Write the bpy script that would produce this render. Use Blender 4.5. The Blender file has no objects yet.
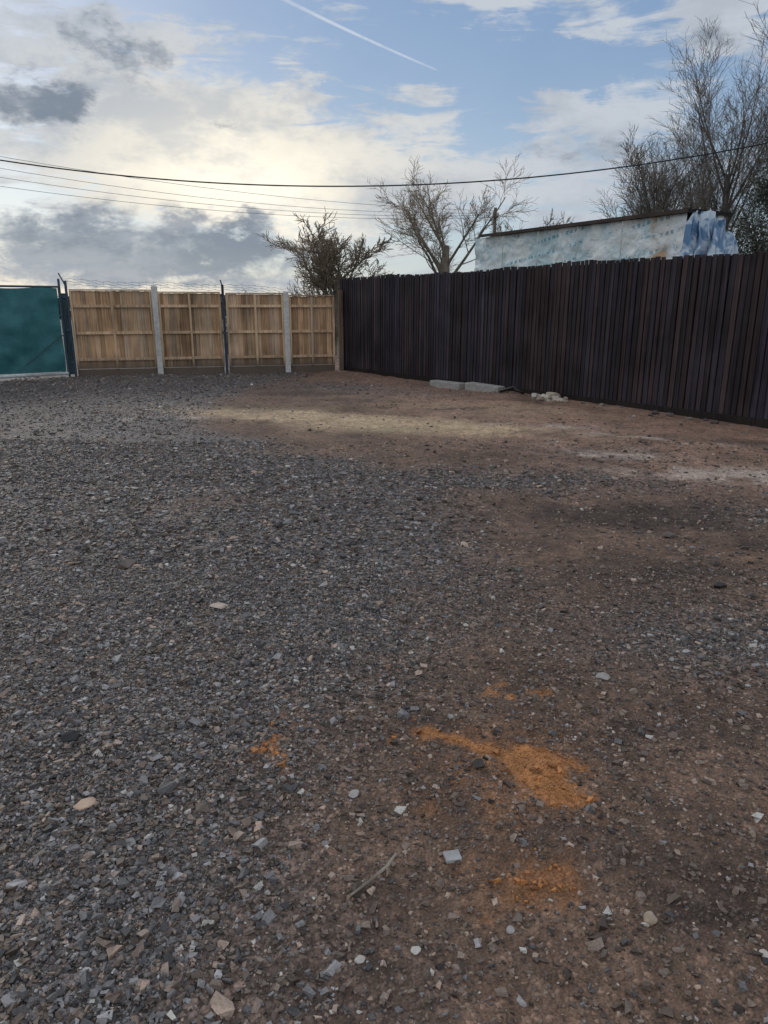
import bpy, math, random
import numpy as np
from mathutils import Vector
random.seed(7); rng=np.random.default_rng(11)
scene=bpy.context.scene
scene.view_settings.view_transform='Standard'
try: scene.view_settings.look='None'
except Exception: pass
scene.view_settings.exposure=0

# ---------------------------------------------------------------- noise
LAT=rng.random((256,256))
def vnoise(x,y,s=0):
    x=np.asarray(x,float)+s*17.31; y=np.asarray(y,float)+s*9.77
    xi=np.floor(x).astype(int); yi=np.floor(y).astype(int)
    fx=x-xi; fy=y-yi; fx=fx*fx*(3-2*fx); fy=fy*fy*(3-2*fy)
    a=LAT[xi&255,yi&255]; b=LAT[(xi+1)&255,yi&255]; c=LAT[xi&255,(yi+1)&255]; d=LAT[(xi+1)&255,(yi+1)&255]
    return (a*(1-fx)+b*fx)*(1-fy)+(c*(1-fx)+d*fx)*fy
def fbm(x,y,o=4,s=0):
    v=0;a=.5;t=0
    for i in range(o):
        v=v+a*vnoise(x*2**i,y*2**i,s+i*3.3); t+=a; a*=.55
    return v/t
def sst(a,b,x):
    t=np.clip((x-a)/(b-a),0,1); return t*t*(3-2*t)
def blob(x,y,cx,cy,rx,ry,ang=0):
    c,s=math.cos(ang),math.sin(ang); dx=x-cx;dy=y-cy
    u=(dx*c+dy*s)/rx; v=(-dx*s+dy*c)/ry
    return np.exp(-(u*u+v*v))

# ---------------------------------------------------------------- ground fields
def fields(x,y):
    wx=x+(fbm(x*.8,y*.8,4,1)-.5)*.9+(fbm(x*4,y*4,3,2)-.5)*.3
    wy=y+(fbm(x*.8,y*.8,4,3)-.5)*.9+(fbm(x*4,y*4,3,4)-.5)*.3
    edge=np.interp(y,[0,1.3,2.0,2.8,3.4,4.2,5.2,6.5,8,9.5,11,14,18],[-.15,-.2,-.4,-.3,.2,.45,.45,.3,-1.0,-2.4,-3.0,-2.6,-1.6])
    g=sst(.55,-.55,(wx-edge))
    g=np.maximum(g,.95*blob(wx,wy,.9,6.5,1.6,.4,-.15))
    g=np.maximum(g,.75*blob(wx,wy,1.45,3.25,.75,.28,-.2))
    g=np.maximum(g,.6*blob(wx,wy,3.6,5.1,1.2,.3,-.3))
    g=np.maximum(g,.6*blob(wx,wy,-.6,14.2,2.0,.8,-.4))
    g=g*(1-.75*blob(wx,wy,-.9,7.9,.8,.25,-.1))*(1-.6*blob(wx,wy,-1.2,5.6,.7,.25,.3))
    g=np.clip(g*(.62+.75*fbm(x*1.6,y*1.6,4,8)),0,1)
    sandt=np.clip(1.7*blob(wx,wy,-1.5,10.7,1.7,.42,-.22)+1.6*blob(wx,wy,.6,9.5,1.7,.5,-.35)+.5*blob(wx,wy,1.6,11.4,1.8,.7,-.5),0,1)
    pale=np.clip(1.4*blob(wx,wy,2.35,7.7,.45,.25,-.1)+1.4*blob(wx,wy,3.5,6.6,1.0,.28,-.25)+1.0*blob(wx,wy,2.1,9.6,.8,.2,-.3)+.8*blob(wx,wy,-1.5,6.0,.25,.12,0)+.7*blob(wx,wy,-2.9,10.3,.8,.15,0)+.8*blob(wx,wy,3.4,8.6,.9,.15,-.3),0,1)
    pale=pale*sst(.3,.6,fbm(x*3,y*3,4,55))*1.2
    green=np.clip(.8*blob(wx,wy,.2,9.3,.5,.3)+.5*blob(wx,wy,-1.9,11.5,1.2,.3),0,1)
    dark=np.clip(1.5*blob(wx,wy,2.0,5.3,.75,.32,-.2)+.8*blob(wx,wy,2.9,4.6,.6,.2)+.9*blob(wx,wy,1.0,11.4,.6,.16)+.7*blob(wx,wy,-1.6,13.2,1.2,.35)+.9*blob(wx,wy,3.6,5.7,.6,.2)
        +.9*blob(wx,wy,.95,2.45,.28,.12)+.8*blob(wx,wy,1.0,1.7,.25,.15)+.6*blob(wx,wy,-.1,2.4,.5,.2)+.7*blob(wx,wy,-.2,12.3,.8,.15)+.7*blob(wx,wy,1.3,3.9,.9,.16)+.7*blob(wx,wy,.55,1.85,.35,.12)
        +.7*blob(wx,wy,4.6,8.3,1.2,.22,-.6)+.6*blob(wx,wy,2.4,12.0,1.2,.15,-.7)+.5*blob(wx,wy,1.2,7.4,.7,.15),0,1)
    dark=np.clip(dark+.5*sst(.58,.75,fbm(x*1.9,y*1.9,4,91)),0,1)
    ux=x+(fbm(x*9,y*9,4,21)-.5)*.30; uy=y+(fbm(x*9,y*9,4,25)-.5)*.30
    o=1.7*blob(ux,uy,.56,2.12,.11,.15)+1.1*blob(ux,uy,.17,2.38,.13,.045,-.1)+.8*blob(ux,uy,.40,2.31,.10,.05,-.4)+.8*blob(ux,uy,.49,2.74,.045,.06)+.75*blob(ux,uy,.59,2.64,.06,.045)+.4*blob(ux,uy,.05,2.9,.08,.09)
    o=o*(.35+1.3*fbm(x*16,y*16,4,31))
    o2=.55*blob(ux,uy,.40,1.62,.2,.12)+.45*blob(ux,uy,-.4,2.35,.10,.5,.1)+.5*blob(ux,uy,.4,2.15,.4,.42)
    orange=np.clip(sst(.22,.9,o)+.55*sst(.15,.7,o2*(.3+1.4*fbm(x*10,y*10,4,37))),0,1)
    return g,sandt,pale,green,dark,orange
def height(x,y):
    h=(fbm(x*.5,y*.5,3,41)-.5)*.09+(fbm(x*2.2,y*2.2,3,44)-.5)*.045+(fbm(x*9,y*9,3,47)-.5)*.018+(fbm(x*30,y*30,2,49)-.5)*.007
    h=h*sst(60,25,np.hypot(x,y))
    h=h+.02*blob(x,y,.54,2.12,.12,.13)
    h=h-.035*blob(x,y,2.0,5.25,.7,.4)
    return h

def axis(parts):
    out=[]
    for a,b,s in parts: out.append(np.arange(a,b-1e-6,s))
    out.append(np.array([parts[-1][1]])); return np.concatenate(out)
xs=axis([(-600,-100,100),(-100,-30,10),(-30,-12,1.0),(-12,-5,.15),(-5,-2.2,.06),(-2.2,2.4,.022),(2.4,5,.05),(5,12,.15),(12,30,1.0),(30,100,10),(100,600,100)])
ys=axis([(-100,-10,10),(-10,0,1.0),(0,1,.1),(1,3.4,.022),(3.4,6,.035),(6,12,.06),(12,20,.12),(20,40,1.0),(40,100,10),(100,900,100)])
X,Y=np.meshgrid(xs,ys); nx=len(xs);ny=len(ys)
x=X.ravel();y=Y.ravel();z=height(x,y)
g,sandt,pale,green,dark,orange=fields(x,y)
def lerp(c,d,t): return c*(1-t[:,None])+np.array(d)[None,:]*t[:,None]
soil=np.array([.165,.110,.080])
col=np.tile(soil,(len(x),1))
col=lerp(col,[.240,.155,.118],sst(4,8.5,y)*sst(-.5,1.5,x+ (y-10)*.3)*.85)
col=col*(.60+.80*fbm(x*2.5,y*2.5,4,61))[:,None]
col=lerp(col,[.084,.079,.080],g*.92)
col=lerp(col,[.47,.36,.235],np.clip(sandt*.9*(.65+.6*fbm(x*3,y*5,4,66)),0,1))
col=lerp(col,[.25,.235,.13],green*.6)
col=lerp(col,[.46,.39,.34],np.clip(pale,0,1)*.8)
col=lerp(col,[.040,.031,.028],dark*.75)
col=lerp(col,[.46,.205,.072],orange*.85)
far=sst(22,34,np.hypot(x,y))
col=lerp(col,[.05,.06,.03],far)
def newmesh(name,verts,faces_flat,per,attrs=None,smooth=False):
    me=bpy.data.meshes.new(name)
    nv=len(verts); nf=len(faces_flat)//per
    me.vertices.add(nv); me.vertices.foreach_set('co',np.asarray(verts,np.float32).ravel())
    me.loops.add(nf*per); me.loops.foreach_set('vertex_index',np.asarray(faces_flat,np.int32))
    me.polygons.add(nf); me.polygons.foreach_set('loop_start',np.arange(0,nf*per,per,dtype=np.int32))
    try: me.polygons.foreach_set('loop_total',np.full(nf,per,dtype=np.int32))
    except Exception: pass
    me.update(calc_edges=True)
    me.polygons.foreach_set('use_smooth',np.full(nf,smooth,dtype=bool))
    if attrs:
        for k,v in attrs.items():
            if v.ndim==2:
                a=me.attributes.new(k,'FLOAT_COLOR','POINT'); vv=np.ones((nv,4),np.float32); vv[:,:3]=v; a.data.foreach_set('color',vv.ravel())
            else:
                a=me.attributes.new(k,'FLOAT','POINT'); a.data.foreach_set('value',v.astype(np.float32))
    me.update()
    return me
def addobj(name,me,mat=None,parent=None):
    ob=bpy.data.objects.new(name,me); scene.collection.objects.link(ob)
    if mat: me.materials.append(mat)
    if parent: ob.parent=parent
    return ob
def empty(name):
    e=bpy.data.objects.new(name,None); scene.collection.objects.link(e); return e

# ---------------------------------------------------------------- material helpers
class NT:
    def __init__(s,nt): s.nt=nt; nt.nodes.clear()
    def n(s,t,**k):
        nd=s.nt.nodes.new(t)
        for a,b in k.items(): setattr(nd,a,b)
        return nd
    def l(s,a,b): s.nt.links.new(a,b)
    def put(s,inp,v):
        if hasattr(v,'is_output') or hasattr(v,'links'): s.l(v,inp)
        else: inp.default_value=v
    def m(s,op,a,b=0.0,c=0.0,clamp=False):
        nd=s.n('ShaderNodeMath',operation=op,use_clamp=clamp)
        s.put(nd.inputs[0],a); s.put(nd.inputs[1],b); s.put(nd.inputs[2],c); return nd.outputs[0]
    def mr(s,v,a,b,c=0.,d=1.,smooth=True):
        nd=s.n('ShaderNodeMapRange'); 
        if smooth: nd.interpolation_type='SMOOTHSTEP'
        s.put(nd.inputs[0],v)
        for i,q in enumerate((a,b,c,d)): s.put(nd.inputs[i+1],q)
        return nd.outputs[0]
    def mix(s,f,a,b,mode='MIX'):
        nd=s.n('ShaderNodeMix',data_type='RGBA',blend_type=mode)
        s.put(nd.inputs[0],f)
        for i,q in ((6,a),(7,b)):
            if isinstance(q,(tuple,list)): q=tuple(q)+((1.,) if len(q)==3 else ())
            s.put(nd.inputs[i],q)
        return nd.outputs[2]
    def noise(s,vec,scale,detail=4,rough=.55,dist=0.):
        nd=s.n('ShaderNodeTexNoise'); 
        if vec is not None: s.l(vec,nd.inputs['Vector'])
        nd.inputs['Scale'].default_value=scale; nd.inputs['Detail'].default_value=detail; nd.inputs['Roughness'].default_value=rough; nd.inputs['Distortion'].default_value=dist
        return nd
    def mapping(s,vec,scale=(1,1,1),rot=(0,0,0),loc=(0,0,0)):
        nd=s.n('ShaderNodeMapping'); s.l(vec,nd.inputs[0]); nd.inputs['Scale'].default_value=scale; nd.inputs['Rotation'].default_value=rot; nd.inputs['Location'].default_value=loc
        return nd.outputs[0]
    def attr(s,name): return s.n('ShaderNodeAttribute',attribute_name=name)
def newmat(name):
    m=bpy.data.materials.new(name); m.use_nodes=True; t=NT(m.node_tree)
    out=t.n('ShaderNodeOutputMaterial'); b=t.n('ShaderNodeBsdfPrincipled'); t.l(b.outputs[0],out.inputs[0])
    return m,t,b
def objco(t): return t.n('ShaderNodeTexCoord').outputs['Object']
def bump(t,b,h,dist,strength=1.):
    nd=t.n('ShaderNodeBump'); t.put(nd.inputs['Height'],h); nd.inputs['Distance'].default_value=dist; nd.inputs['Strength'].default_value=strength
    t.l(nd.outputs[0],b.inputs['Normal'])

def attr_mat(name,scale=(30,30,1.5),var=.5,rough=.8,bd=.003,spec=.3,dirt=None,low=.25):
    m,t,b=newmat(name); co=objco(t)
    n1=t.noise(t.mapping(co,scale),1.,3,.6).outputs[0]
    n2=t.noise(co,1.3,3,.6).outputs[0]
    f=t.m('ADD',t.mr(n1,.25,.75,1-var,1+var,False),t.mr(n2,.3,.7,-low,low,False))
    vm=t.n('ShaderNodeVectorMath',operation='SCALE'); t.l(t.attr('Col').outputs['Color'],vm.inputs[0]); t.l(f,vm.inputs['Scale'])
    cc=vm.outputs[0]
    if dirt:
        sp=t.n('ShaderNodeSeparateXYZ'); t.l(co,sp.inputs[0])
        mm=t.mr(t.m('ADD',sp.outputs[2],t.m('MULTIPLY',n2,-.5)),-.15,.25,.85,0.)
        cc=t.mix(mm,cc,dirt)
    t.l(cc,b.inputs['Base Color']); b.inputs['Roughness'].default_value=rough; b.inputs['Specular IOR Level'].default_value=spec
    if bd>0: bump(t,b,n1,bd)
    return m

# ground material
m_ground,t,b=newmat('ground_mat'); co=objco(t)
base=t.attr('Col').outputs['Color']; gm=t.attr('G').outputs['Fac']; om=t.attr('O').outputs['Fac']
def voro(scale):
    v=t.n('ShaderNodeTexVoronoi'); t.l(co,v.inputs['Vector']); v.inputs['Scale'].default_value=scale; v.inputs['Randomness'].default_value=1; v.voronoi_dimensions='2D'
    sp=t.n('ShaderNodeSeparateColor'); t.l(v.outputs['Color'],sp.inputs[0]); return v.outputs['Distance'],sp.outputs[0],sp.outputs[1]
d1,r1,q1=voro(44); d2,r2,q2=voro(97)
n8=t.noise(co,140,2,.7).outputs[0]; n9=t.noise(co,12,4,.65).outputs[0]; n10=t.noise(co,2.2,3,.6).outputs[0]
b1=t.m('POWER',r1,2.2); b2=t.m('POWER',r2,2.5)
st=t.m('ADD',t.mr(b1,0,1,.45,2.8,False),t.mr(b2,0,1,-.15,1.1,False))
shade_soil=t.m('ADD',t.mr(n8,.3,.7,.62,1.38,False),t.mr(n9,.3,.7,-.34,.36,False))
few=t.mr(r2,.9,.97,0.,1.); shade_soil=t.m('ADD',shade_soil,t.m('MULTIPLY',t.m('MULTIPLY',few,.9),t.m('SUBTRACT',1.,om)))
gg=t.m('ADD',t.mr(gm,0,1,.12,1.,False),t.mr(n9,.4,.6,-.12,.12),clamp=True)
gg=t.m('MULTIPLY',gg,t.m('SUBTRACT',1.,om))
sh=t.m('ADD',t.m('MULTIPLY',st,gg),t.m('MULTIPLY',shade_soil,t.m('SUBTRACT',1.,gg)))
sh=t.m('MULTIPLY',sh,t.mr(n10,.3,.7,.80,1.2,False))
vm=t.n('ShaderNodeVectorMath',operation='SCALE'); t.l(base,vm.inputs[0]); t.l(sh,vm.inputs['Scale'])
tint=t.mix(t.m('MULTIPLY',q1,.25),vm.outputs[0],t.mix(1.,vm.outputs[0],(1.25,1.0,.8),'MULTIPLY'))
t.l(tint,b.inputs['Base Color'])
t.l(t.mr(gm,0,1,.8,.6,False),b.inputs['Roughness']); b.inputs['Specular IOR Level'].default_value=.3
hh=t.m('ADD',t.m('MULTIPLY',t.m('SUBTRACT',.6,d1),t.mr(gm,0,1,.25,1.,False)),t.m('MULTIPLY',t.m('SUBTRACT',.6,d2),.45))
hh=t.m('ADD',hh,t.m('MULTIPLY',n9,1.6))
bump(t,b,hh,.013,1.)
idx=np.arange(nx*ny).reshape(ny,nx)
F=np.stack([idx[:-1,:-1],idx[:-1,1:],idx[1:,1:],idx[1:,:-1]],-1).reshape(-1)
me=newmesh('ground',np.stack([x,y,z],1),F,4,{'Col':col,'G':g,'O':orange},True)
addobj('ground',me,m_ground)

# ---------------------------------------------------------------- gravel
cube=np.array([[-1,-1,-1],[1,-1,-1],[1,1,-1],[-1,1,-1],[-1,-1,1],[1,-1,1],[1,1,1],[-1,1,1]],float)
ctri=np.array([[0,2,1],[0,3,2],[4,5,6],[4,6,7],[0,1,5],[0,5,4],[1,2,6],[1,6,5],[2,3,7],[2,7,6],[3,0,4],[3,4,7]])
def stones(n,x0,x1,y0,y1,rmin,rmed,sig,rmax,low):
    px=rng.uniform(x0,x1,n*2);py=rng.uniform(y0,y1,n*2)
    G,s1,s2,s3,s4,O=fields(px,py)
    pr=low+(1-low)*G**1.3; pr*=(1-.55*O)*(1-.6*np.clip(s2,0,1))*(1-.7*s1)*(.35+1.3*fbm(px*2,py*2,3,77))
    ok=(py<18.0+(px+1.07)*.249-.1)&((px+1.07)*8.64+(py-18.16)*6.18<-1.2)
    k=(rng.random(n*2)<pr)&ok
    px=px[k];py=py[k];G=G[k];O=O[k]
    m=len(px)
    r=np.clip(rmed*np.exp(rng.normal(0,sig,m)),rmin,rmax)
    big=rng.random(m)<.012; r=np.where(big,r*1.8,r)
    return px,py,G,O,r
parts=[stones(150000,-2.6,2.8,.9,4.2,.0024,.0046,.53,.020,.20),
       stones(60000,-5,5,4.2,8.5,.0045,.0080,.50,.028,.12),
       stones(22000,-8,6,8.5,17.5,.007,.011,.45,.035,.09)]
# loose orange grains spilled round the sand
n_=2600; ex=np.concatenate([rng.normal(.52,.2,n_//2),rng.normal(.30,.28,n_//2)]); ey=np.concatenate([rng.normal(2.15,.22,n_//2),rng.normal(2.4,.26,n_//2)])
kk=rng.random(n_)<.35+.5*sst(.4,.65,fbm(ex*8,ey*8,3,71)); ex=ex[kk]; ey=ey[kk]
parts.append((ex,ey,np.zeros(len(ex)),np.ones(len(ex)),rng.uniform(.0014,.0038,len(ex))))
px,py,G,O,r=[np.concatenate([p[i] for p in parts]) for i in range(5)]
m=len(px); print('stones',m)
V=np.tile(cube[None],(m,1,1))+rng.uniform(-.75,.75,(m,8,3))
V/= np.linalg.norm(V,axis=2,keepdims=True)**.5
sc=np.stack([rng.uniform(.75,1.5,m),rng.uniform(.55,1.0,m),rng.uniform(.4,.85,m)],1)*r[:,None]*.85
V*=sc[:,None,:]
tilt=rng.normal(0,.45,m); yaw=rng.uniform(0,6.283,m)
c,s=np.cos(tilt)[:,None],np.sin(tilt)[:,None]
vy=V[:,:,1]*c-V[:,:,2]*s; vz=V[:,:,1]*s+V[:,:,2]*c
c,s=np.cos(yaw)[:,None],np.sin(yaw)[:,None]
vx=V[:,:,0]*c-vy*s; vy=V[:,:,0]*s+vy*c
pz=height(px,py)+r*.15
V=np.stack([vx+px[:,None],vy+py[:,None],vz+pz[:,None]],2)
br=np.exp(rng.normal(-1.98,.52,m)); br=np.clip(br,.035,.42)
hue=rng.random(m)
cst=np.stack([br*1.0,br*.975,br*.98],1)
warm=(hue<.42)|(rng.random(m)>G+.2)
cst[warm]*=np.array([1.12,.88,.71])
pink=hue>.985; cst[pink]=np.array([.42,.31,.24])*rng.uniform(.7,1.2,(pink.sum(),1))
white=(hue>.95)&(hue<.963); cst[white]=np.array([.50,.48,.44])
cst[O>.4]=np.array([.46,.20,.07])*rng.uniform(.4,1.15,((O>.4).sum(),1))
C=np.repeat(cst,8,axis=0)
FF=(ctri[None]+(np.arange(m)*8)[:,None,None]).reshape(-1)
m_st,t,b=newmat('gravel_mat'); co=objco(t)
nn=t.noise(co,180,2,.6).outputs[0]
vm=t.n('ShaderNodeVectorMath',operation='SCALE'); t.l(t.attr('Col').outputs['Color'],vm.inputs[0]); t.l(t.mr(nn,.3,.7,.75,1.25,False),vm.inputs['Scale'])
t.l(vm.outputs[0],b.inputs['Base Color']); b.inputs['Roughness'].default_value=.6; b.inputs['Specular IOR Level'].default_value=.35
addobj('gravel',newmesh('gravel',V.reshape(-1,3),FF,3,{'Col':C}),m_st)

# ---------------------------------------------------------------- generic builder
class MB:
    def __init__(s): s.v=[];s.f=[];s.c=[]
    def hexa(s,p,col):
        k=len(s.v); s.v+= [tuple(q) for q in p]; s.c+=[col]*8
        for f in ((0,3,2,1),(4,5,6,7),(0,1,5,4),(1,2,6,5),(2,3,7,6),(3,0,4,7)): s.f.append(tuple(k+i for i in f))
    def box(s,o,ax,ay,az,col):
        o=Vector(o);ax=Vector(ax);ay=Vector(ay);az=Vector(az)
        s.hexa([o,o+ax,o+ax+ay,o+ay,o+az,o+ax+az,o+ax+ay+az,o+ay+az],col)
    def tube(s,pts,rad,n,col,cap=True):
        pts=[Vector(p) for p in pts]
        if not hasattr(rad,'__len__'): rad=[rad]*len(pts)
        k0=len(s.v)
        for i,p in enumerate(pts):
            d=(pts[min(i+1,len(pts)-1)]-pts[max(i-1,0)])
            if d.length<1e-9: d=Vector((0,0,1))
            d.normalize()
            a=d.cross(Vector((0,0,1)) if abs(d.z)<.9 else Vector((1,0,0))); a.normalize(); bb=d.cross(a)
            for j in range(n):
                th=6.2832*j/n; s.v.append(tuple(p+(a*math.cos(th)+bb*math.sin(th))*rad[i])); s.c.append(col)
        for i in range(len(pts)-1):
            for j in range(n):
                a0=k0+i*n+j;b0=k0+i*n+(j+1)%n; s.f.append((a0,b0,b0+n,a0+n))
        if cap:
            s.f.append(tuple(k0+j for j in range(n))[::-1]); e=k0+(len(pts)-1)*n; s.f.append(tuple(e+j for j in range(n)))
    def obj(s,name,mat,parent=None,smooth=False):
        me=bpy.data.meshes.new(name); me.from_pydata(s.v,[],s.f); me.update()
        a=me.attributes.new('Col','FLOAT_COLOR','POINT'); vv=np.ones((len(s.v),4),np.float32); vv[:,:3]=np.array(s.c); a.data.foreach_set('color',vv.ravel())
        if smooth: me.polygons.foreach_set('use_smooth',[True]*len(me.polygons))
        return addobj(name,me,mat,parent)
def H(x,y): return float(height(np.array([x]),np.array([y]))[0])
def vc(c,k): return tuple(q*k for q in c)
Z=Vector((0,0,1))

m_dark=attr_mat('dark_stained_wood',(40,40,1.2),.6,.8,.004,.2,None,.35)
m_wood=attr_mat('weathered_pine',(35,35,1.6),.45,.85,.003,.2,dirt=(.13,.105,.085),low=.32)
m_conc=attr_mat('concrete',(14,14,14),.22,.9,.003,.2)
m_metal=attr_mat('painted_steel',(20,20,20),.3,.5,.0,.5)
m_bark=attr_mat('bark',(12,12,3),.35,.9,.0,.1)

# ---- dark close board fence
A=Vector((-1.07,18.16,0)); D=Vector((6.18,-8.64,0)).normalized(); N=Vector((-D.y,D.x,0))
if N.dot(Vector((2,13,0)))>0: N=-N
L=17.5
e=empty('dark_wood_fence'); mb=MB(); s_=0.; i=0; tone=1.
while s_<L:
    w=random.uniform(.068,.088); p=A+D*s_; 
    hz=2.15+.009*s_+.018*math.sin(s_*1.1)+.010*math.sin(s_*3.7)+random.uniform(-.010,.010)
    if random.random()<.04: hz-=random.uniform(.02,.05)
    tone=tone*.8+.2*random.uniform(.6,1.4)
    k=random.choice([.7,.85,1.,1.,1.15,1.45])*tone; cc=random.choice([(.042,.033,.040),(.037,.033,.043),(.050,.036,.037),(.035,.031,.037)])
    t1=random.uniform(.006,.010); t2=random.uniform(.016,.022); lean=D*random.uniform(-.010,.010)
    off=N*random.uniform(-.004,.004)
    q=[p+off, p+D*w+off, p+D*w+N*t2+off, p+N*t1+off]
    mb.hexa([v+Z*.10 for v in q]+[v+Z*(hz)+lean for v in q],vc(cc,k))
    s_+=w+ (random.uniform(.005,.014)); i+=1
mb.obj('boards',m_dark,e)
mb=MB()
for zz in (.35,1.1,1.9): mb.box(A-N*.06+Z*zz,D*L,N*.05,Z*.075,(.02,.015,.014))
o_=A-N*.09; ez=Z*2.115; ez2=Z*(2.115+.009*L)
mb.hexa([o_,o_+D*L,o_+D*L+N*.02,o_+N*.02,o_+ez,o_+D*L+ez2,o_+D*L+N*.02+ez2,o_+N*.02+ez],(.014,.011,.012))  # near-black backing sheet added behind the boards to keep the gaps dark
mb.obj('rails_and_dark_backing',m_dark,e)
mb=MB()
k=0
while k*2.6<L:
    mb.box(A+D*(k*2.6)-N*.20-Z*.1,D*.1,N*.1,Z*2.2,(.03,.022,.02)); k+=1
mb.obj('posts',m_dark,e)
mb=MB(); mb.box(A+N*.0-Z*.12,D*L,N*.03,Z*.22,(.022,.017,.016)); mb.obj('gravel_board',m_dark,e)

# ---- pine fence
P0=Vector((-6.93,16.54,0)); P1=Vector((-1.10,17.98,0)); U=(P1-P0).normalized(); M=Vector((U.y,-U.x,0)); LW=(P1-P0).length
e=empty('wooden_panel_fence')
def X2s(X): return (X-P0.x)/U.x
posts=[(-5.18,'c'),(-3.72,'m'),(-2.32,'c')]
ss=[-.05]+[X2s(q[0]) for q in posts]+[LW-.05]
mb=MB(); rb=MB()
for a in range(4):
    s0=ss[a]+.06; s1=ss[a+1]-.06; top=np.interp((s0+s1)/2,[0,LW],[1.86,1.74]); top+=random.uniform(-.01,.01)
    s_=s0; tone=random.uniform(.9,1.1)
    while s_<s1-.02:
        w=min(random.uniform(.095,.125),s1-s_); p=P0+U*s_
        cc=random.choice([(.50,.32,.185),(.56,.38,.235),(.42,.27,.16),(.53,.39,.27)]); kk=random.uniform(.66,1.14)*tone
        q=[p,p+U*(w+.01),p+U*(w+.01)+M*.008,p+M*.02]
        mb.hexa([v+Z*.16 for v in q]+[v+Z*(top+random.uniform(-.006,.006)) for v in q],vc(cc,kk)); s_+=w
    for zz in (.34,.92,1.5): rb.box(P0+U*s0+M*.022+Z*zz,U*(s1-s0),M*.04,Z*.06,vc((.60,.43,.28),random.uniform(.85,1.1)))
    for q in (s0,(s0+s1)/2-.025,s1-.05): rb.box(P0+U*q+M*.064+Z*.16,U*.05,M*.02,Z*(top-.17),vc((.58,.42,.27),random.uniform(.8,1.1)))
    rb.box(P0+U*s0-M*.012+Z*(top+.008),U*(s1-s0),M*.07,Z*.028,(.52,.38,.25))
    rb.box(P0+U*s0+M*.0+Z*(-.1),U*(s1-s0),M*.03,Z*.25,(.22,.165,.12))
mb.obj('boards',m_wood,e); rb.obj('battens',m_wood,e)
for X_,k in posts:
    if k=='c':
        mb=MB(); p=P0+U*(X2s(X_)-.07)-M*.01; q=[p,p+U*.14,p+U*.13+M*.125,p+U*.01+M*.125]
        h=1.95 if X_<-4 else 1.83
        mb.hexa([v-Z*.1 for v in q]+[v+Z*h for v in q],(.58,.58,.56))
        c4=[v+Z*(h+.001) for v in q]; cen=sum(c4,Vector())/4
        mb.hexa(c4+[cen+(v-cen)*.6+Z*.03 for v in c4],(.58,.58,.56))
        mb.obj('concrete_post',m_conc,e)
mb=MB(); mb.box(P1+U*.0-M*.02-Z*.1,U*.1,M*.1,Z*2.0,(.16,.11,.08)); mb.obj('corner_post',m_wood,e)
STEEL=(.045,.055,.085)
def steelpost(base,h):
    eo=empty('steel_post'); mb=MB()
    mb.box(base-Z*.1-U*.03,U*.06,M*.012,Z*(h+.1),STEEL); mb.box(base-Z*.1-U*.03+M*.0121,U*.012,M*.05,Z*(h+.1),STEEL)
    mb.obj('angle_iron',m_metal,eo)
    mb=MB(); mb.tube([base+Z*(h-.28),base+Z*(h-.05)+M*.02,base+Z*(h+.1)+M*.08-U*.04],.014,6,STEEL)
    mb.box(base+Z*(.9)-U*.05+M*.065,U*.1,M*.02,Z*.05,STEEL); mb.obj('bracket',m_metal,eo)
steelpost(P0+U*X2s(-3.72)+M*.1,2.0)
e=empty('barbed_wire'); mb=MB()
for k in range(3):
    pts=[]; n=160
    for i in range(n+1):
        f=i/n; sag=.035*math.sin(f*math.pi*3)**2
        zt=np.interp(f,[0,.31,.56,.8,1],[2.10,2.04,2.02,1.93,1.88])-.055*k
        p=P0+U*(LW*f)+M*(.05+.02*k)+Z*(zt-sag+.012*math.sin(i*.9+k))
        pts.append(p)
        if i%4==0: 
            r_=Vector((random.uniform(-1,1),random.uniform(-1,1),random.uniform(-1,1))).normalized()*.03
            mb.tube([p-r_,p+r_],.0025,3,(.12,.12,.12))
    mb.tube(pts,.0035,3,(.12,.12,.12))
mb.obj('strands',m_metal,e)

# ---- gate
e=empty('green_gate'); g0=Vector((-7.03,16.28,0)); g1=Vector((-11.0,13.1,0)); W=(g1-g0).normalized(); Q=Vector((-W.y,W.x,0)); 
if Q.dot(-g0)<0: Q=-Q
gl=(g1-g0).length
m_net,t,b=newmat('green_windbreak_net'); co=objco(t)
nz=t.noise(co,2.5,3,.6).outputs[0]; nf=t.noise(t.mapping(co,(40,40,40)),1,2).outputs[0]
cc=t.mix(t.mr(nz,.3,.7,0,1),(.018,.125,.145),(.040,.20,.22)); cc=t.mix(t.mr(nf,.35,.65,0,.3),cc,(.012,.075,.09))
t.l(cc,b.inputs['Base Color']); b.inputs['Roughness'].default_value=.6; bump(t,b,nf,.002)
nu,nv=90,40; vs=[];fs=[]
for j in range(nv+1):
    for i in range(nu+1):
        u=i/nu;v=j/nv
        bul=.04*math.sin(u*math.pi*3.0)**2*math.sin(v*math.pi)+.016*math.sin(u*21+v*6)+.035*(vnoise(u*18,v*9)-.5)+.016*math.sin((u*2.2+v)*9)
        p=g0+W*(.05+u*(gl-.1))+Q*(.035+float(bul))+Z*(.14+v*(1.76)+.012*math.sin(u*25)*v); vs.append(p)
for j in range(nv):
    for i in range(nu): a=j*(nu+1)+i; fs.append((a,a+1,a+nu+2,a+nu+1))
me=bpy.data.meshes.new('net'); me.from_pydata(vs,[],fs); me.polygons.foreach_set('use_smooth',[True]*len(fs)); addobj('net',me,m_net,e)
mb=MB(); GA=(.45,.48,.50); GD=(.035,.065,.095)
mb.tube([g0+Z*.09,g1+Z*.09],.035,8,GA); mb.tube([g0+Z*1.93,g1+Z*1.93],.022,8,GD)
mb.tube([g0+Z*.09,g0+Z*1.93],.025,8,GD); mb.tube([g1+Z*.09,g1+Z*1.93],.025,8,GD)
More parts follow.
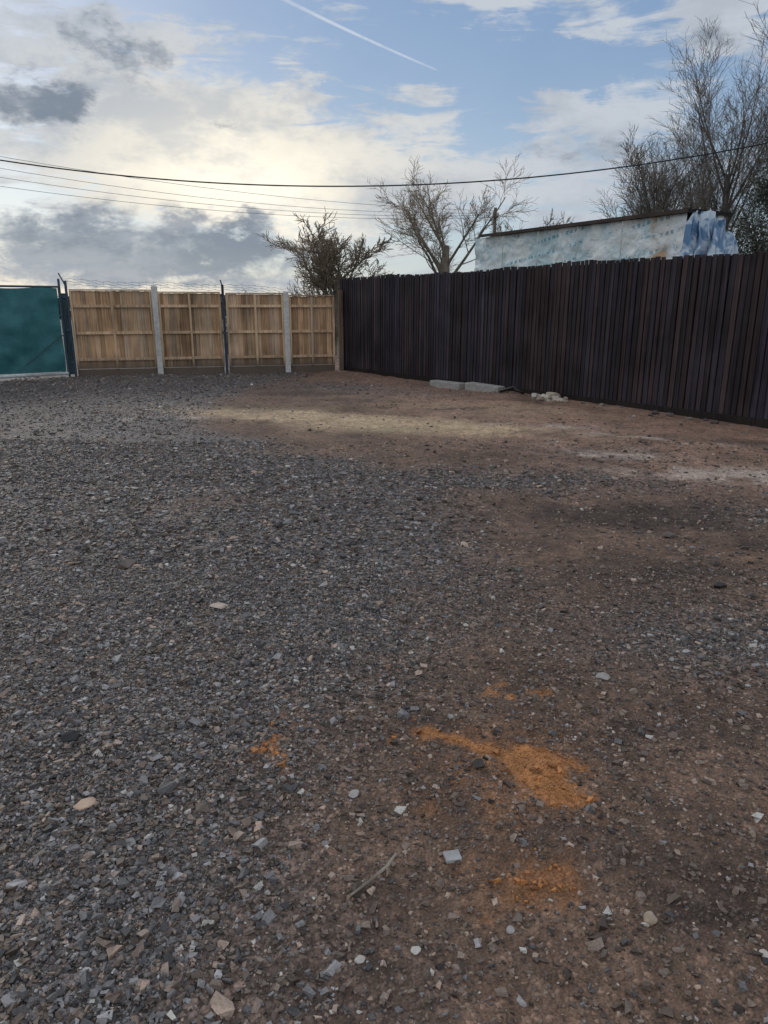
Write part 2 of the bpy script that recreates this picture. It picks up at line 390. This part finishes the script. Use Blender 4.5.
mb.tube([g0+W*gl*.5+Z*.1-Q*.03,g0+W*gl*.5+Z*1.92-Q*.03],.02,8,GD)
mb.tube([g0-Q*.03+Z*.1,g1-Q*.03+Z*1.9],.015,6,GD)
mb.tube([g0+Q*.10+W*.02+Z*.95,g0+Q*.10+W*.9+Z*.30],.012,6,(.03,.09,.11))
mb.obj('frame',m_metal,e)
mb=MB()
hp=Vector((-6.93,16.42,0))
mb.tube([hp-Z*.1,hp+Z*2.06],.03,8,GD); mb.tube([hp+Z*1.95,hp+Z*2.22-U*.12],.014,6,GD)
h2=hp-U*.13+M*.03; mb.tube([h2-Z*.1,h2+Z*2.1],.026,8,GD)
for zz in (.3,1.0,1.7): mb.box(h2+Z*zz-M*.02,U*.14,M*.03,Z*.05,GD)
mb.tube([h2+Z*.35+M*.03,hp+Z*.95+M*.03],.012,6,GD); mb.tube([h2+Z*1.0+M*.03,hp+Z*1.65+M*.03],.012,6,GD)
mb.box(h2-U*.02-M*.10+Z*.05,U*.17,M*.02,Z*1.75,(.05,.10,.12))
mb.obj('hinge_posts',m_metal,e)

# ---- kerb blocks, rubble, pipe, stones, stick
def rock(name,x,y,r,colr,flat=.6,seed=0,box=False,yaw=0,asp=1.,parent=None):
    rr=random.Random(seed); import bmesh
    bm=bmesh.new()
    if box: bmesh.ops.create_cube(bm,size=2); bmesh.ops.subdivide_edges(bm,edges=bm.edges[:],cuts=2,use_grid_fill=True)
    else: bmesh.ops.create_icosphere(bm,subdivisions=3,radius=1)
    ph=[rr.uniform(0,6) for _ in range(9)]
    dirs=[Vector((rr.uniform(-1,1),rr.uniform(-1,1),rr.uniform(-1,1))).normalized() for _ in range(7)]
    ds=[rr.uniform(.6,.85) for _ in dirs]
    for v in bm.verts:
        p=v.co.copy()
        if not box:
            for dd,dv in zip(dirs,ds):
                q=p.dot(dd)
                if q>dv: p-=dd*(q-dv)*.9
        p*=1+.05*math.sin(p.x*4+ph[0])*math.sin(p.y*5+ph[1])*math.cos(p.z*4+ph[2])+(.03*math.sin(p.x*13+ph[3]+p.y*9)*math.sin(p.z*11+ph[4]))
        v.co=Vector((p.x*r*asp,p.y*r,p.z*r*flat))
    me=bpy.data.meshes.new(name); bm.to_mesh(me); bm.free()
    n_=len(me.vertices); a=me.attributes.new('Col','FLOAT_COLOR','POINT'); a.data.foreach_set('color',list(colr+(1.,))*n_)
    ob=addobj(name,me,m_conc,parent); ob.location=(x,y,H(x,y)+r*flat*.5); ob.rotation_euler=(rr.uniform(-.1,.1),rr.uniform(-.1,.1),yaw)
    if box:
        md=ob.modifiers.new('b','BEVEL'); md.width=r*.12; md.segments=2
    return ob
ya=math.atan2(D.y,D.x)
for i,(q,l) in enumerate(((4.35,.46),(5.42,.43))):
    p=A+D*q+N*.34
    mb=MB(); mb.box(Vector((-l,0.0,-.03)),Vector((2*l,0,0)),Vector((0,.2,0)),Z*.15,(.38,.37,.35))
    ob=mb.obj('concrete_kerb_block',m_conc); ob.location=(p.x,p.y,H(p.x,p.y)); ob.rotation_euler=(.02,.03*(i-.5),ya+.06*(i-.5))
    md=ob.modifiers.new('b','BEVEL'); md.width=.015; md.segments=2
e=empty('rubble_pile')
for i in range(26):
    p=A+D*(7.15+random.gauss(0,.12))+N*(.26+abs(random.gauss(0,.08)))
    o_=rock('rubble_piece',p.x,p.y,random.uniform(.03,.075),random.choice([(.56,.50,.41),(.45,.40,.33),(.30,.25,.2),(.6,.56,.49)]),.75,i,i%3==0,random.uniform(0,3),1.1,e)
    if i>16: o_.location.z+=.05
for i in range(12):
    p=A+D*random.uniform(1,14)+N*(.12+abs(random.gauss(0,.15)))
    rock('stone',p.x,p.y,random.uniform(.03,.06),random.choice([(.16,.14,.13),(.25,.21,.18),(.1,.09,.09)]),.6,i+50,False,random.uniform(0,3),1.2)
mb=MB(); p=A+D*6.35+N*.15
mb.tube([p+Z*.05,p+Z*.10-D*.1+N*.1,p+Z*.14-D*.22+N*.05,p+Z*.05-D*.42+N*.2],.028,8,(.015,.015,.016)); mb.obj('black_pipe',m_metal,None,True)
for q in ((-.96,1.96,.030,(.58,.42,.32),.4,3,False,.3,1.2),(-.88,3.55,.038,(.55,.45,.38),.35,4,False,.3,1.3),(.20,1.74,.018,(.40,.40,.40),.35,5,True,.25,1.3),
 (.70,1.52,.018,(.42,.34,.26),.95,6,False,1.0,1.0),(.33,2.17,.024,(.07,.06,.055),.6,7,False,1.0,1.2),(-1.16,2.32,.03,(.05,.05,.052),.7,8,False,1.0,1.2),
 (2.05,4.9,.045,(.15,.13,.12),.6,9,False,.2,1.2),(.95,2.8,.028,(.36,.34,.32),.6,10,False,.2,1.2),(-.06,1.40,.012,(.5,.47,.43),.6,12,False,.2,1.2),
 (.08,1.43,.013,(.55,.52,.48),.5,13,False,.9,1.2),(-.1,2.02,.016,(.42,.40,.38),.5,14,False,.9,1.4),(-.85,1.72,.014,(.42,.40,.38),.5,15,False,.9,1.4),
 (.33,1.5,.011,(.38,.37,.36),.5,16,False,.9,1.2),(.95,1.42,.014,(.55,.5,.45),.5,17,False,.9,1.2)): rock('stone',*q)
mb=MB(); mb.tube([(-.09,1.58,H(-.09,1.58)+.018),(-.04,1.63,H(-.04,1.63)+.024),(.01,1.69,H(.01,1.69)+.022),(.035,1.735,H(.035,1.735)+.026)],[.003,.0045,.005,.004],6,(.34,.29,.24)); mb.obj('stick',m_bark)

# ---------------------------------------------------------------- trees
def branch(mb,p,d,l,r,lev,P,rr):
    nseg=P['seg'][lev]; r=max(r,P['rmin']); pts=[p];rad=[r]; q=p; dd=d.copy()
    rend=max(r*P['taper'][lev],P['rmin']*.7)
    for i in range(nseg):
        dd=dd+Vector((rr.gauss(0,1),rr.gauss(0,1),rr.gauss(0,1)))*P['wob'][lev]+Z*P['up'][lev]
        dd.normalize(); q=q+dd*(l/nseg); pts.append(q); rad.append(r+(rend-r)*(i+1)/nseg)
    colr=P['col'] if lev<3 else P['tip']
    mb.tube(pts,rad,(8,6,4,3,3)[lev],vc(colr,rr.uniform(.8,1.2)),lev==0)
    if lev>=P['levels']: return
    nb=P['nb'][lev]; nb=int(nb*rr.uniform(.8,1.2)+.5)
    for k in range(nb):
        f=P['start'][lev]+(1-P['start'][lev])*(k+rr.random())/nb
        x_=f*nseg; i=min(int(x_),nseg-1); fr=x_-i; pp=pts[i].lerp(pts[i+1],fr); rl=rad[i]+(rad[i+1]-rad[i])*fr
        ax=(pts[i+1]-pts[i]).normalized()
        side=ax.cross(Vector((rr.gauss(0,1),rr.gauss(0,1),rr.gauss(0,1)))); side.normalize()
        an=math.radians(P['ang'][lev]*rr.uniform(.7,1.3)); nd=ax*math.cos(an)+side*math.sin(an)
        ll=l*P['len'][lev]*rr.uniform(.65,1.15)*(1-.3*f if lev>0 else 1-.2*f)
        branch(mb,pp,nd,ll,rl*P['rr'][lev],lev+1,P,rr)
BASE=dict(levels=4,rmin=.0048,seg=(5,6,5,4,3),taper=(.6,.22,.2,.35,.6),wob=(.05,.07,.09,.11,.12),up=(.02,.06,.05,.04,.03),nb=(9,8,7,5),start=(.45,.25,.15,.1),ang=(40,36,38,36),len=(1.05,.55,.60,.62),rr=(.42,.38,.45,.6),col=(.19,.165,.135),tip=(.25,.20,.145))
def tree(name,x,y,h,r,seed,**k):
    P=dict(BASE); P.update(k); rr=random.Random(seed); mb=MB(); tl=h*P.get('trunk',.42)
    for s in range(P.get('stems',1)):
        d=Vector((rr.gauss(0,P.get('spread',.04)),rr.gauss(0,P.get('spread',.04)),1)).normalized()
        o=Vector((x+rr.gauss(0,.12)*(P.get('stems',1)>1),y,-.1)); branch(mb,o,d,tl,r,0,P,rr)
    zs=max(v[2] for v in mb.v); kz=h/zs; wd=P.get('width')
    ax=np.array(mb.v); ax[:,0]-=x; ax[:,1]-=y
    kx=kz
    if wd:
        lo,hi_=np.percentile(ax[:,0],1),np.percentile(ax[:,0],99); kx=wd/(hi_-lo); ax[:,0]-=(lo+hi_)/2*np.clip(ax[:,2]/zs*1.6,0,1)
    ax[:,0]*=kx; ax[:,1]*=kx; ax[:,2]*=kz; mb.v=[tuple(q) for q in ax]
    ob=mb.obj(name,m_bark); ob.location=(x,y,0); print(name,len(mb.v),kz,kx); return ob
tree('bare_tree',2.85,34,8.2,.16,11,trunk=.34,width=6.0)
tree('bare_tree',-2.5,38,6.0,.09,12,trunk=.20,width=5.4,nb=(12,9,7,5),start=(.2,.2,.1,.1),rmin=.0055,tip=(.26,.21,.16))
FAST=dict(ang=(22,25,28,30),up=(.02,.07,.06,.05,.04),len=(.80,.55,.60,.62),start=(.12,.12,.1,.1),nb=(17,10,7,5),wob=(.03,.05,.08,.1,.12),rmin=.0060,col=(.16,.15,.14),tip=(.20,.175,.15))
tree('poplar_tree',10.9,30,9.2,.14,21,trunk=.60,width=4.4,**FAST)
tree('poplar_tree',13.3,31,12.0,.17,22,trunk=.60,width=5.2,**FAST)
tree('poplar_tree',15.6,30,12.6,.17,24,trunk=.6,width=5.2,**FAST)
tree('bare_tree',8.2,42,6.6,.13,31,trunk=.3,rmin=.009,width=4.4)
rr=random.Random(4); mb=MB(); P=dict(BASE); P.update(levels=3,rmin=.006,nb=(9,7,6,0),start=(.05,.1,.1,.1),seg=(4,4,3,3,3),len=(.5,.5,.5,.5),col=(.14,.12,.10),tip=(.18,.15,.12))
for i in range(34):
    hx=-9+ i*.29+rr.uniform(-.2,.2); hh_=rr.uniform(1.0,1.35)+(.35 if -4.2<hx<-2.2 else 0)
    branch(mb,Vector((hx,24+rr.uniform(-.5,.5),0)),Z.copy(),hh_,.03,0,P,rr)
mb.obj('hedge',m_bark)
m_leaf,t,b=newmat('evergreen_leaf')
t.l(t.attr('Col').outputs['Color'],b.inputs['Base Color']); b.inputs['Roughness'].default_value=.7
def evergreen(x,y,h,w,seed):
    rr=np.random.default_rng(seed); n=18000
    clc=rr.uniform(0,1,(90,3)); cz=clc[:,0]*h; cr=w*(1-.65*(cz/h)**1.5)*np.sqrt(clc[:,1]); ca=clc[:,2]*6.283
    k=rr.integers(0,90,n); cx=cr[k]*np.cos(ca[k])+rr.normal(0,.28,n); cy=cr[k]*np.sin(ca[k])+rr.normal(0,.28,n); czz=np.clip(cz[k]+rr.normal(0,.32,n),.1,h*1.05)
    a=rr.normal(0,1,(n,3)); a/=np.linalg.norm(a,axis=1)[:,None]; b_=np.cross(a,rr.normal(0,1,(n,3))); b_/=np.linalg.norm(b_,axis=1)[:,None]
    c=np.stack([cx,cy,czz],1); s1=rr.uniform(.03,.075,(n,1)); s2=s1*.35
    V=np.stack([c-a*s1,c+b_*s2,c+a*s1,c-b_*s2],1).reshape(-1,3)
    br=rr.uniform(.6,1.3,90)[k]*rr.uniform(.8,1.2,n); C=np.repeat(np.array([.060,.066,.048])[None]*br[:,None],4,0)
    e=empty('evergreen_tree'); e.location=(x,y,0)
    addobj('foliage',newmesh('foliage',V,np.arange(n*4),4,{'Col':C}),m_leaf,e)
    mb=MB(); mb.tube([(0,0,-.1),(0.05,0,h*.5),(0,0,h*.9)],[.14,.08,.02],7,(.06,.05,.04)); mb.obj('trunk',m_bark,e)
evergreen(13.7,27,6.0,1.7,3)
r2_=np.random.default_rng(8); n=14000; tx=r2_.uniform(-90,90,n); ty=85+r2_.normal(0,1.5,n); tz=r2_.uniform(0,1,n)**.8*(1.9+.9*fbm(tx*.12,tx*0,3,4))
a=r2_.normal(0,1,(n,3)); a/=np.linalg.norm(a,axis=1)[:,None]; b_=np.cross(a,r2_.normal(0,1,(n,3))); b_/=np.linalg.norm(b_,axis=1)[:,None]
c=np.stack([tx,ty,tz],1); VV=np.stack([c-a*.4,c+b_*.25,c+a*.4,c-b_*.25],1).reshape(-1,3)
addobj('distant_treeline',newmesh('distant_treeline',VV,np.arange(n*4),4,{'Col':np.repeat(np.array([.05,.05,.035])[None]*r2_.uniform(.6,1.3,(n,1)),4,0)}),m_leaf)

# ---------------------------------------------------------------- tarp-covered cabin
e=empty('tarpaulin_covered_cabin')
C0=Vector((8.76,22.2,0)); C1=Vector((3.7,30.6,0)); CU=(C1-C0).normalized(); CB=Vector((CU.y,-CU.x,0)); 
if CB.x<0: CB=-CB
CL=(C1-C0).length; CD=1.5; HT=4.08
m_tarp,t,b=newmat('plastic_sheet'); co=objco(t)
cu=t.attr('UVW').outputs['Color']; sp=t.n('ShaderNodeSeparateColor'); t.l(cu,sp.inputs[0]); u_,v_=sp.outputs[0],sp.outputs[1]
n1=t.noise(co,.9,4,.6,.6).outputs[0]; n2=t.noise(t.mapping(co,(1,1,2.2)),.9,3,.55,1.0).outputs[0]
cc=t.mix(t.mr(n1,.38,.62,0,1),(.52,.66,.70),(.82,.88,.88))
ln=t.m('ABSOLUTE',t.m('SUBTRACT',t.m('FRACT',t.m('MULTIPLY',n2,11.)),.5)); cc=t.mix(t.mr(ln,.0,.09,.65,0),cc,(.13,.33,.40))
row=t.m('FRACT',t.m('ADD',t.m('MULTIPLY',v_,9),t.m('MULTIPLY',u_,3.1))); wv=t.m('FRACT',t.m('MULTIPLY',u_,46.))
dash=t.m('MULTIPLY',t.m('LESS_THAN',wv,.6),t.m('LESS_THAN',row,.25)); dash=t.m('MULTIPLY',dash,t.mr(t.noise(co,.8,2).outputs[0],.46,.52,0,1))
dash=t.m('MULTIPLY',dash,t.mr(t.noise(co,7,2).outputs[0],.40,.48,0,1))
cc=t.mix(t.m('MULTIPLY',dash,.8),cc,(.05,.30,.40))
tim=t.m('MULTIPLY',t.mr(u_,.05,.06,0,1),t.mr(t.m('ADD',u_,t.m('MULTIPLY',n1,.05)),.135,.16,1,0))
cc=t.mix(t.m('MULTIPLY',tim,t.mr(n1,.40,.54,.9,.15)),cc,(.52,.33,.17))
t.l(cc,b.inputs['Base Color']); b.inputs['Roughness'].default_value=.45
def sheet(name,o,a,bv,nrm,nu,nv,amp,u0=0,u1=1):
    U_,V_=np.meshgrid(np.linspace(0,1,nu+1),np.linspace(0,1,nv+1)); U_=U_.ravel();V_=V_.ravel()
    la=a.length; lb=bv.length
    rid=1-np.abs(fbm(U_*la*.9+V_*3,V_*lb*1.2-U_*la*.4,4,5)-.5)*4
    sw=1-np.abs(np.sin(U_*la*1.95+.6*np.sin(V_*3)))
    d=amp*(rid*.9+.9*sw*np.sin(V_*np.pi)+.15*np.sin(U_*la*9+V_*7))
    p=np.array(o)[None]+U_[:,None]*np.array(a)[None]+V_[:,None]*np.array(bv)[None]+d[:,None]*np.array(nrm)[None]
    ix=np.arange((nu+1)*(nv+1)).reshape(nv+1,nu+1)
    F=np.stack([ix[:-1,:-1],ix[:-1,1:],ix[1:,1:],ix[1:,:-1]],-1).reshape(-1)
    addobj(name,newmesh(name,p,F,4,{'UVW':np.stack([u0+(u1-u0)*U_,V_,V_*0],1)},True),m_tarp,e)
sheet('side_tarpaulin',C0,CU*CL,Z*HT,-CB,260,110,.10)
sheet('back_tarpaulin',C0+CB*CD,CU*CL,Z*HT,CB,40,20,.08)
sheet('far_end',C1,CB*CD,Z*HT,CU,20,20,.05,.9,.95)
sheet('near_end',C0,CB*CD,Z*HT,-CU,40,60,.10,.3,.4)
mb=MB()
o=C0-CU*.15-CB*.26; 
mb.box(o+Z*(HT+.05),CU*(CL-.35),CB*(CD+.44),Z*.045,(.12,.10,.09))
mb.obj('roof',m_wood,e)
mb=MB(); mb.box(o-CB*.022+Z*(HT-.01),CU*(CL-.35),CB*.02,Z*.11,(.07,.055,.05))
mb.box(o-CU*.022+Z*(HT-.01),CU*.02,CB*(CD+.44),Z*.11,(.02,.018,.018))
for k in range(4): mb.box(C0+CU*(2.2+k*1.9)-CB*.24+Z*1.5,CU*.035,CB*.02,Z*(HT-1.54),(.50,.56,.56))
mb.obj('fascia',m_conc,e)
m_loose,t,b=newmat('loose_blue_sheet'); co=objco(t); n1=t.noise(co,1.8,4,.65,.8).outputs[0]
t.l(t.mix(t.mr(n1,.42,.58,0,1),(.10,.22,.40),(.58,.70,.80)),b.inputs['Base Color']); b.inputs['Roughness'].default_value=.35
for j,(ox,oz,wx_,hz_,sd_) in enumerate(((-.35,3.85,.6,1.5,1),(.1,3.95,.7,1.7,2),(.5,3.75,.7,1.7,3),(.85,3.4,.65,1.5,4),(.3,3.5,.6,1.4,5))):
    nu,nv=60,60; U_,V_=np.meshgrid(np.linspace(0,1,nu+1),np.linspace(0,1,nv+1)); U_=U_.ravel();V_=V_.ravel()
    fold=.22*np.abs(np.sin(U_*7+sd_*2+1.5*np.sin(V_*2.5+sd_)))*(.35+V_)+.25*(fbm(U_*2.5,V_*1.5,3,sd_*7)-.5)
    side=(fbm(U_*1.5,V_*2,3,sd_*3)-.5)*.6*(V_+.2)
    top_=.28*np.sin(U_*np.pi)+.15*(fbm(U_*4,V_*0,3,sd_)-.5)*2
    base_=np.array(C0-CU*.25)
    p=base_[None]+ (ox+(U_-.5)*wx_*(1+.3*V_)+side)[:,None]*np.array(CB)[None] + (-.1*j-.15-fold)[:,None]*np.array(CU)[None]
    p[:,2]=oz-V_*hz_*(.85+.3*fbm(U_*3,V_*0,2,sd_+5))+top_*(1-V_)-.1
    ix=np.arange((nu+1)*(nv+1)).reshape(nv+1,nu+1)
    F=np.stack([ix[:-1,:-1],ix[:-1,1:],ix[1:,1:],ix[1:,:-1]],-1).reshape(-1)
    addobj('loose_sheet',newmesh('loose_sheet',p,F,4,None,True),m_loose,e)

# ---------------------------------------------------------------- cables and poles
m_cable=attr_mat('cable',(5,5,5),.1,.6,.0,.3)
def pole(x,y,h,arm=True,rr=.13):
    e=empty('utility_pole'); mb=MB(); mb.tube([(x,y,-.2),(x,y,h*.5),(x,y,h)],[rr,rr*.9,rr*.75],10,(.13,.11,.095)); mb.obj('shaft',m_wood,e,True)
    w_=.6 if arm else .16
    mb=MB(); mb.box((x-w_,y-rr-.06,h-.5),(2*w_,0,0),(0,.09,0),(0,0,.1),(.13,.11,.095)); 
    for k in (-.8,-.3,.3,.8): mb.tube([(x+k*w_,y-rr-.01,h-.4),(x+k*w_,y-rr-.01,h-.25)],.035,7,(.25,.2,.18))
    mb.obj('crossarm',m_wood,e)
pole(-22,25,8.5); pole(20,25,8.6); pole(5.75,40,6.35,False,.11)
def cz(X_): return 5.2-.0157*(X_+2.7)+.00677*(X_+2.7)**2
mb=MB(); mb.tube([(-22+42*i/80,25,cz(-22+42*i/80)) for i in range(81)],.022,6,(.03,.03,.032)); mb.obj('overhead_cable',m_cable,None,True)
for k,(za,zb,sg) in enumerate(((7.9,6.2,.75),(7.6,6.1,.95),(7.2,6.0,.95),(6.75,5.9,.9))):
    a=Vector((-22,25,za)); b_=Vector((5.75,40-.1,zb))
    mb=MB(); mb.tube([a.lerp(b_,i/60)-Z*sg*4*(i/60)*(1-i/60) for i in range(61)],.008,5,(.12,.12,.125)); mb.obj('overhead_cable',m_cable,None,True)

# ---------------------------------------------------------------- world
w=bpy.data.worlds.new('World'); scene.world=w; w.use_nodes=True; t=NT(w.node_tree)
try: w.cycles.sampling_method='MANUAL'; w.cycles.sample_map_resolution=256
except Exception as ex: print(ex)
out=t.n('ShaderNodeOutputWorld'); bg=t.n('ShaderNodeBackground'); t.l(bg.outputs[0],out.inputs[0]); bg.inputs[1].default_value=.1
SAZ,SEL=-32.,24.
sky=t.n('ShaderNodeTexSky'); sky.sky_type='NISHITA'; sky.sun_disc=False; sky.sun_elevation=math.radians(SEL); sky.sun_rotation=math.radians(SAZ)
sky.air_density=1.0; sky.dust_density=.6; sky.ozone_density=1.5
d=t.n('ShaderNodeTexCoord').outputs['Generated']
sp=t.n('ShaderNodeSeparateXYZ'); t.l(d,sp.inputs[0]); dx,dy,dz=sp.outputs
az=t.m('MULTIPLY',t.m('ARCTAN2',dx,dy),57.2958); el=t.m('MULTIPLY',t.m('ARCSINE',dz),57.2958)
dm=t.mapping(d,(1,1,2.0))
wn=t.noise(dm,7.5,5,.66); wsp=t.n('ShaderNodeSeparateColor'); t.l(wn.outputs['Color'],wsp.inputs[0])
azw=t.m('ADD',az,t.m('MULTIPLY',t.m('SUBTRACT',wsp.outputs[0],.5),15.))
elw=t.m('ADD',el,t.m('MULTIPLY',t.m('SUBTRACT',wsp.outputs[1],.5),8.))
def sblob(a,e_,sa,se,wt,A_=None,E_=None):
    u=t.m('DIVIDE',t.m('SUBTRACT',A_ or azw,a),sa); v=t.m('DIVIDE',t.m('SUBTRACT',E_ or elw,e_),se)
    s2=t.m('ADD',t.m('MULTIPLY',u,u),t.m('MULTIPLY',v,v)); return t.m('MULTIPLY',t.m('EXPONENT',t.m('MULTIPLY',s2,-1.)),wt)
def summ(l):
    r=l[0]
    for q in l[1:]: r=t.m('ADD',r,q)
    return r
f2=t.noise(t.mapping(d,(1,1,1.9),(0,0,0),(3.1,1.7,.4)),13,6,.64,.3).outputs[0]
cir=t.noise(t.mapping(d,(3,3,18),(0,.6,.0)),2.6,5,.62,1.1).outputs[0]
f1=wsp.outputs[2]
bright=summ([sblob(-11,9.5,12,4.6,.95),sblob(-21,14.5,8,4.5,.55),sblob(-14,17,8,1.4,.22),sblob(8,19.3,5,1.5,.75),sblob(15.5,12.6,4.5,1.7,.75),sblob(23,18,4.2,2.8,.85),sblob(-6.3,14.3,1.6,1.4,.6),sblob(12,7.5,14,3.0,.62),sblob(2,13.3,2.4,1.2,.5),sblob(14,17.2,2.6,.9,.5),sblob(0,9.5,5,2,.2)])
blue=summ([sblob(1.5,16.5,5.5,2.6,.42),sblob(-11,18.8,4,1.0,.35),sblob(7,12,4,1.5,.3),sblob(13,15.2,5,1.2,.35)])
back=t.mr(t.m('ABSOLUTE',az),30,60,0,.45)
hi=t.mr(el,24,45,0,.15)
cov=t.m('ADD',t.m('ADD',bright,t.m('MULTIPLY',t.m('SUBTRACT',f2,.5),1.1)),t.m('ADD',t.m('ADD',back,hi),t.m('MULTIPLY',t.m('SUBTRACT',cir,.5),2.0)))
cov=t.m('SUBTRACT',cov,blue)
cov=t.mr(cov,.04,.60,.10,1.)
glow=sblob(-11,8.5,14,6.5,1.,az,el)
core=sblob(-10,7.8,7,3.2,1.)
skyc=t.mix(.6,sky.outputs[0],t.mix(t.mr(el,3,20,0,1),(3.8,5.0,6.3),(1.75,3.1,5.4)))
warmc=t.mix(glow,(5.4,5.9,6.6),(9.6,8.9,7.4)); warmc=t.mix(core,warmc,(11.5,10.8,9.2))
warmc=t.mix(t.mr(t.m('ABSOLUTE',az),40,70,0,1),warmc,(8.0,8.0,8.1))
warmc=t.mix(t.m('MULTIPLY',t.mr(f1,.36,.60,.8,0.),t.mr(glow,0,1,1,.6)),warmc,(4.2,4.7,5.4))
c=t.mix(cov,skyc,warmc)
dk=summ([sblob(-23.5,12.8,3.4,1.5,1.05),sblob(-17.6,15.8,3.0,1.5,1.0),sblob(-11.0,4.4,4.2,1.6,1.3),sblob(-22,4.4,7,1.9,1.2),sblob(-16,2.0,12,1.3,.8),sblob(16,9.8,5,.9,.5),sblob(22,15.6,4,.9,.5),sblob(9,10.5,3,.7,.35),sblob(-9,11.5,2,.7,.45),sblob(7,18,3,.6,.4),sblob(18,6,6,1,.25)])
dk=t.m('ADD',dk,t.m('MULTIPLY',t.m('SUBTRACT',f2,.5),1.9)); dk=t.mr(dk,.25,.95,0,.88)
dk=t.m('MULTIPLY',dk,t.mr(t.m('ABSOLUTE',az),40,70,1,.3))
c=t.mix(dk,c,t.mix(t.mr(f1,.4,.6,0,1),(1.9,2.35,3.0),(3.1,3.5,4.1)))
c=t.mix(t.mr(el,4.5,0,0,.4),c,t.mix(glow,(4.6,5.3,6.1),(8.0,7.6,6.7)))
a0,e0,a1,e1=-7.3,19.4,3.9,15.35
ln_=math.hypot(a1-a0,e1-e0); ux,uy=(a1-a0)/ln_,(e1-e0)/ln_
da=t.m('SUBTRACT',az,a0); de=t.m('SUBTRACT',el,e0)
al=t.m('ADD',t.m('MULTIPLY',da,ux),t.m('MULTIPLY',de,uy)); pe=t.m('ABSOLUTE',t.m('ADD',t.m('MULTIPLY',da,-uy),t.m('MULTIPLY',de,ux)))
wd=t.mr(al,0,ln_,.17,.08,False)
ct=t.m('MULTIPLY',t.mr(t.m('DIVIDE',pe,wd),.2,1.,1,0),t.m('MULTIPLY',t.mr(al,ln_-.6,ln_,.5,0.),t.mr(al,-8,-1,0,1)))
ct=t.m('MULTIPLY',ct,t.mr(f2,.35,.55,.5,1.))
c=t.mix(ct,c,(8.0,8.3,8.6))
c=t.mix(t.mr(el,-.5,-3,0,1),c,(1.0,.9,.8))
t.l(c,bg.inputs[0])

sl=bpy.data.lights.new('sun','SUN'); sl.energy=.8; sl.angle=math.radians(20); sl.color=(1,.93,.82)
so=bpy.data.objects.new('sun',sl); scene.collection.objects.link(so)
sd=Vector((math.sin(math.radians(SAZ))*math.cos(math.radians(SEL)),math.cos(math.radians(SAZ))*math.cos(math.radians(SEL)),math.sin(math.radians(SEL))))
so.rotation_euler=sd.to_track_quat('Z','Y').to_euler()

cam=bpy.data.cameras.new('camera'); cam.sensor_fit='VERTICAL'; cam.sensor_height=36; cam.lens=25.31; cam.clip_end=3000; cam.clip_start=.05
co_=bpy.data.objects.new('camera',cam); scene.collection.objects.link(co_); co_.location=(0,0,1.57); co_.rotation_euler=(math.radians(73.9),0,0)
scene.camera=co_
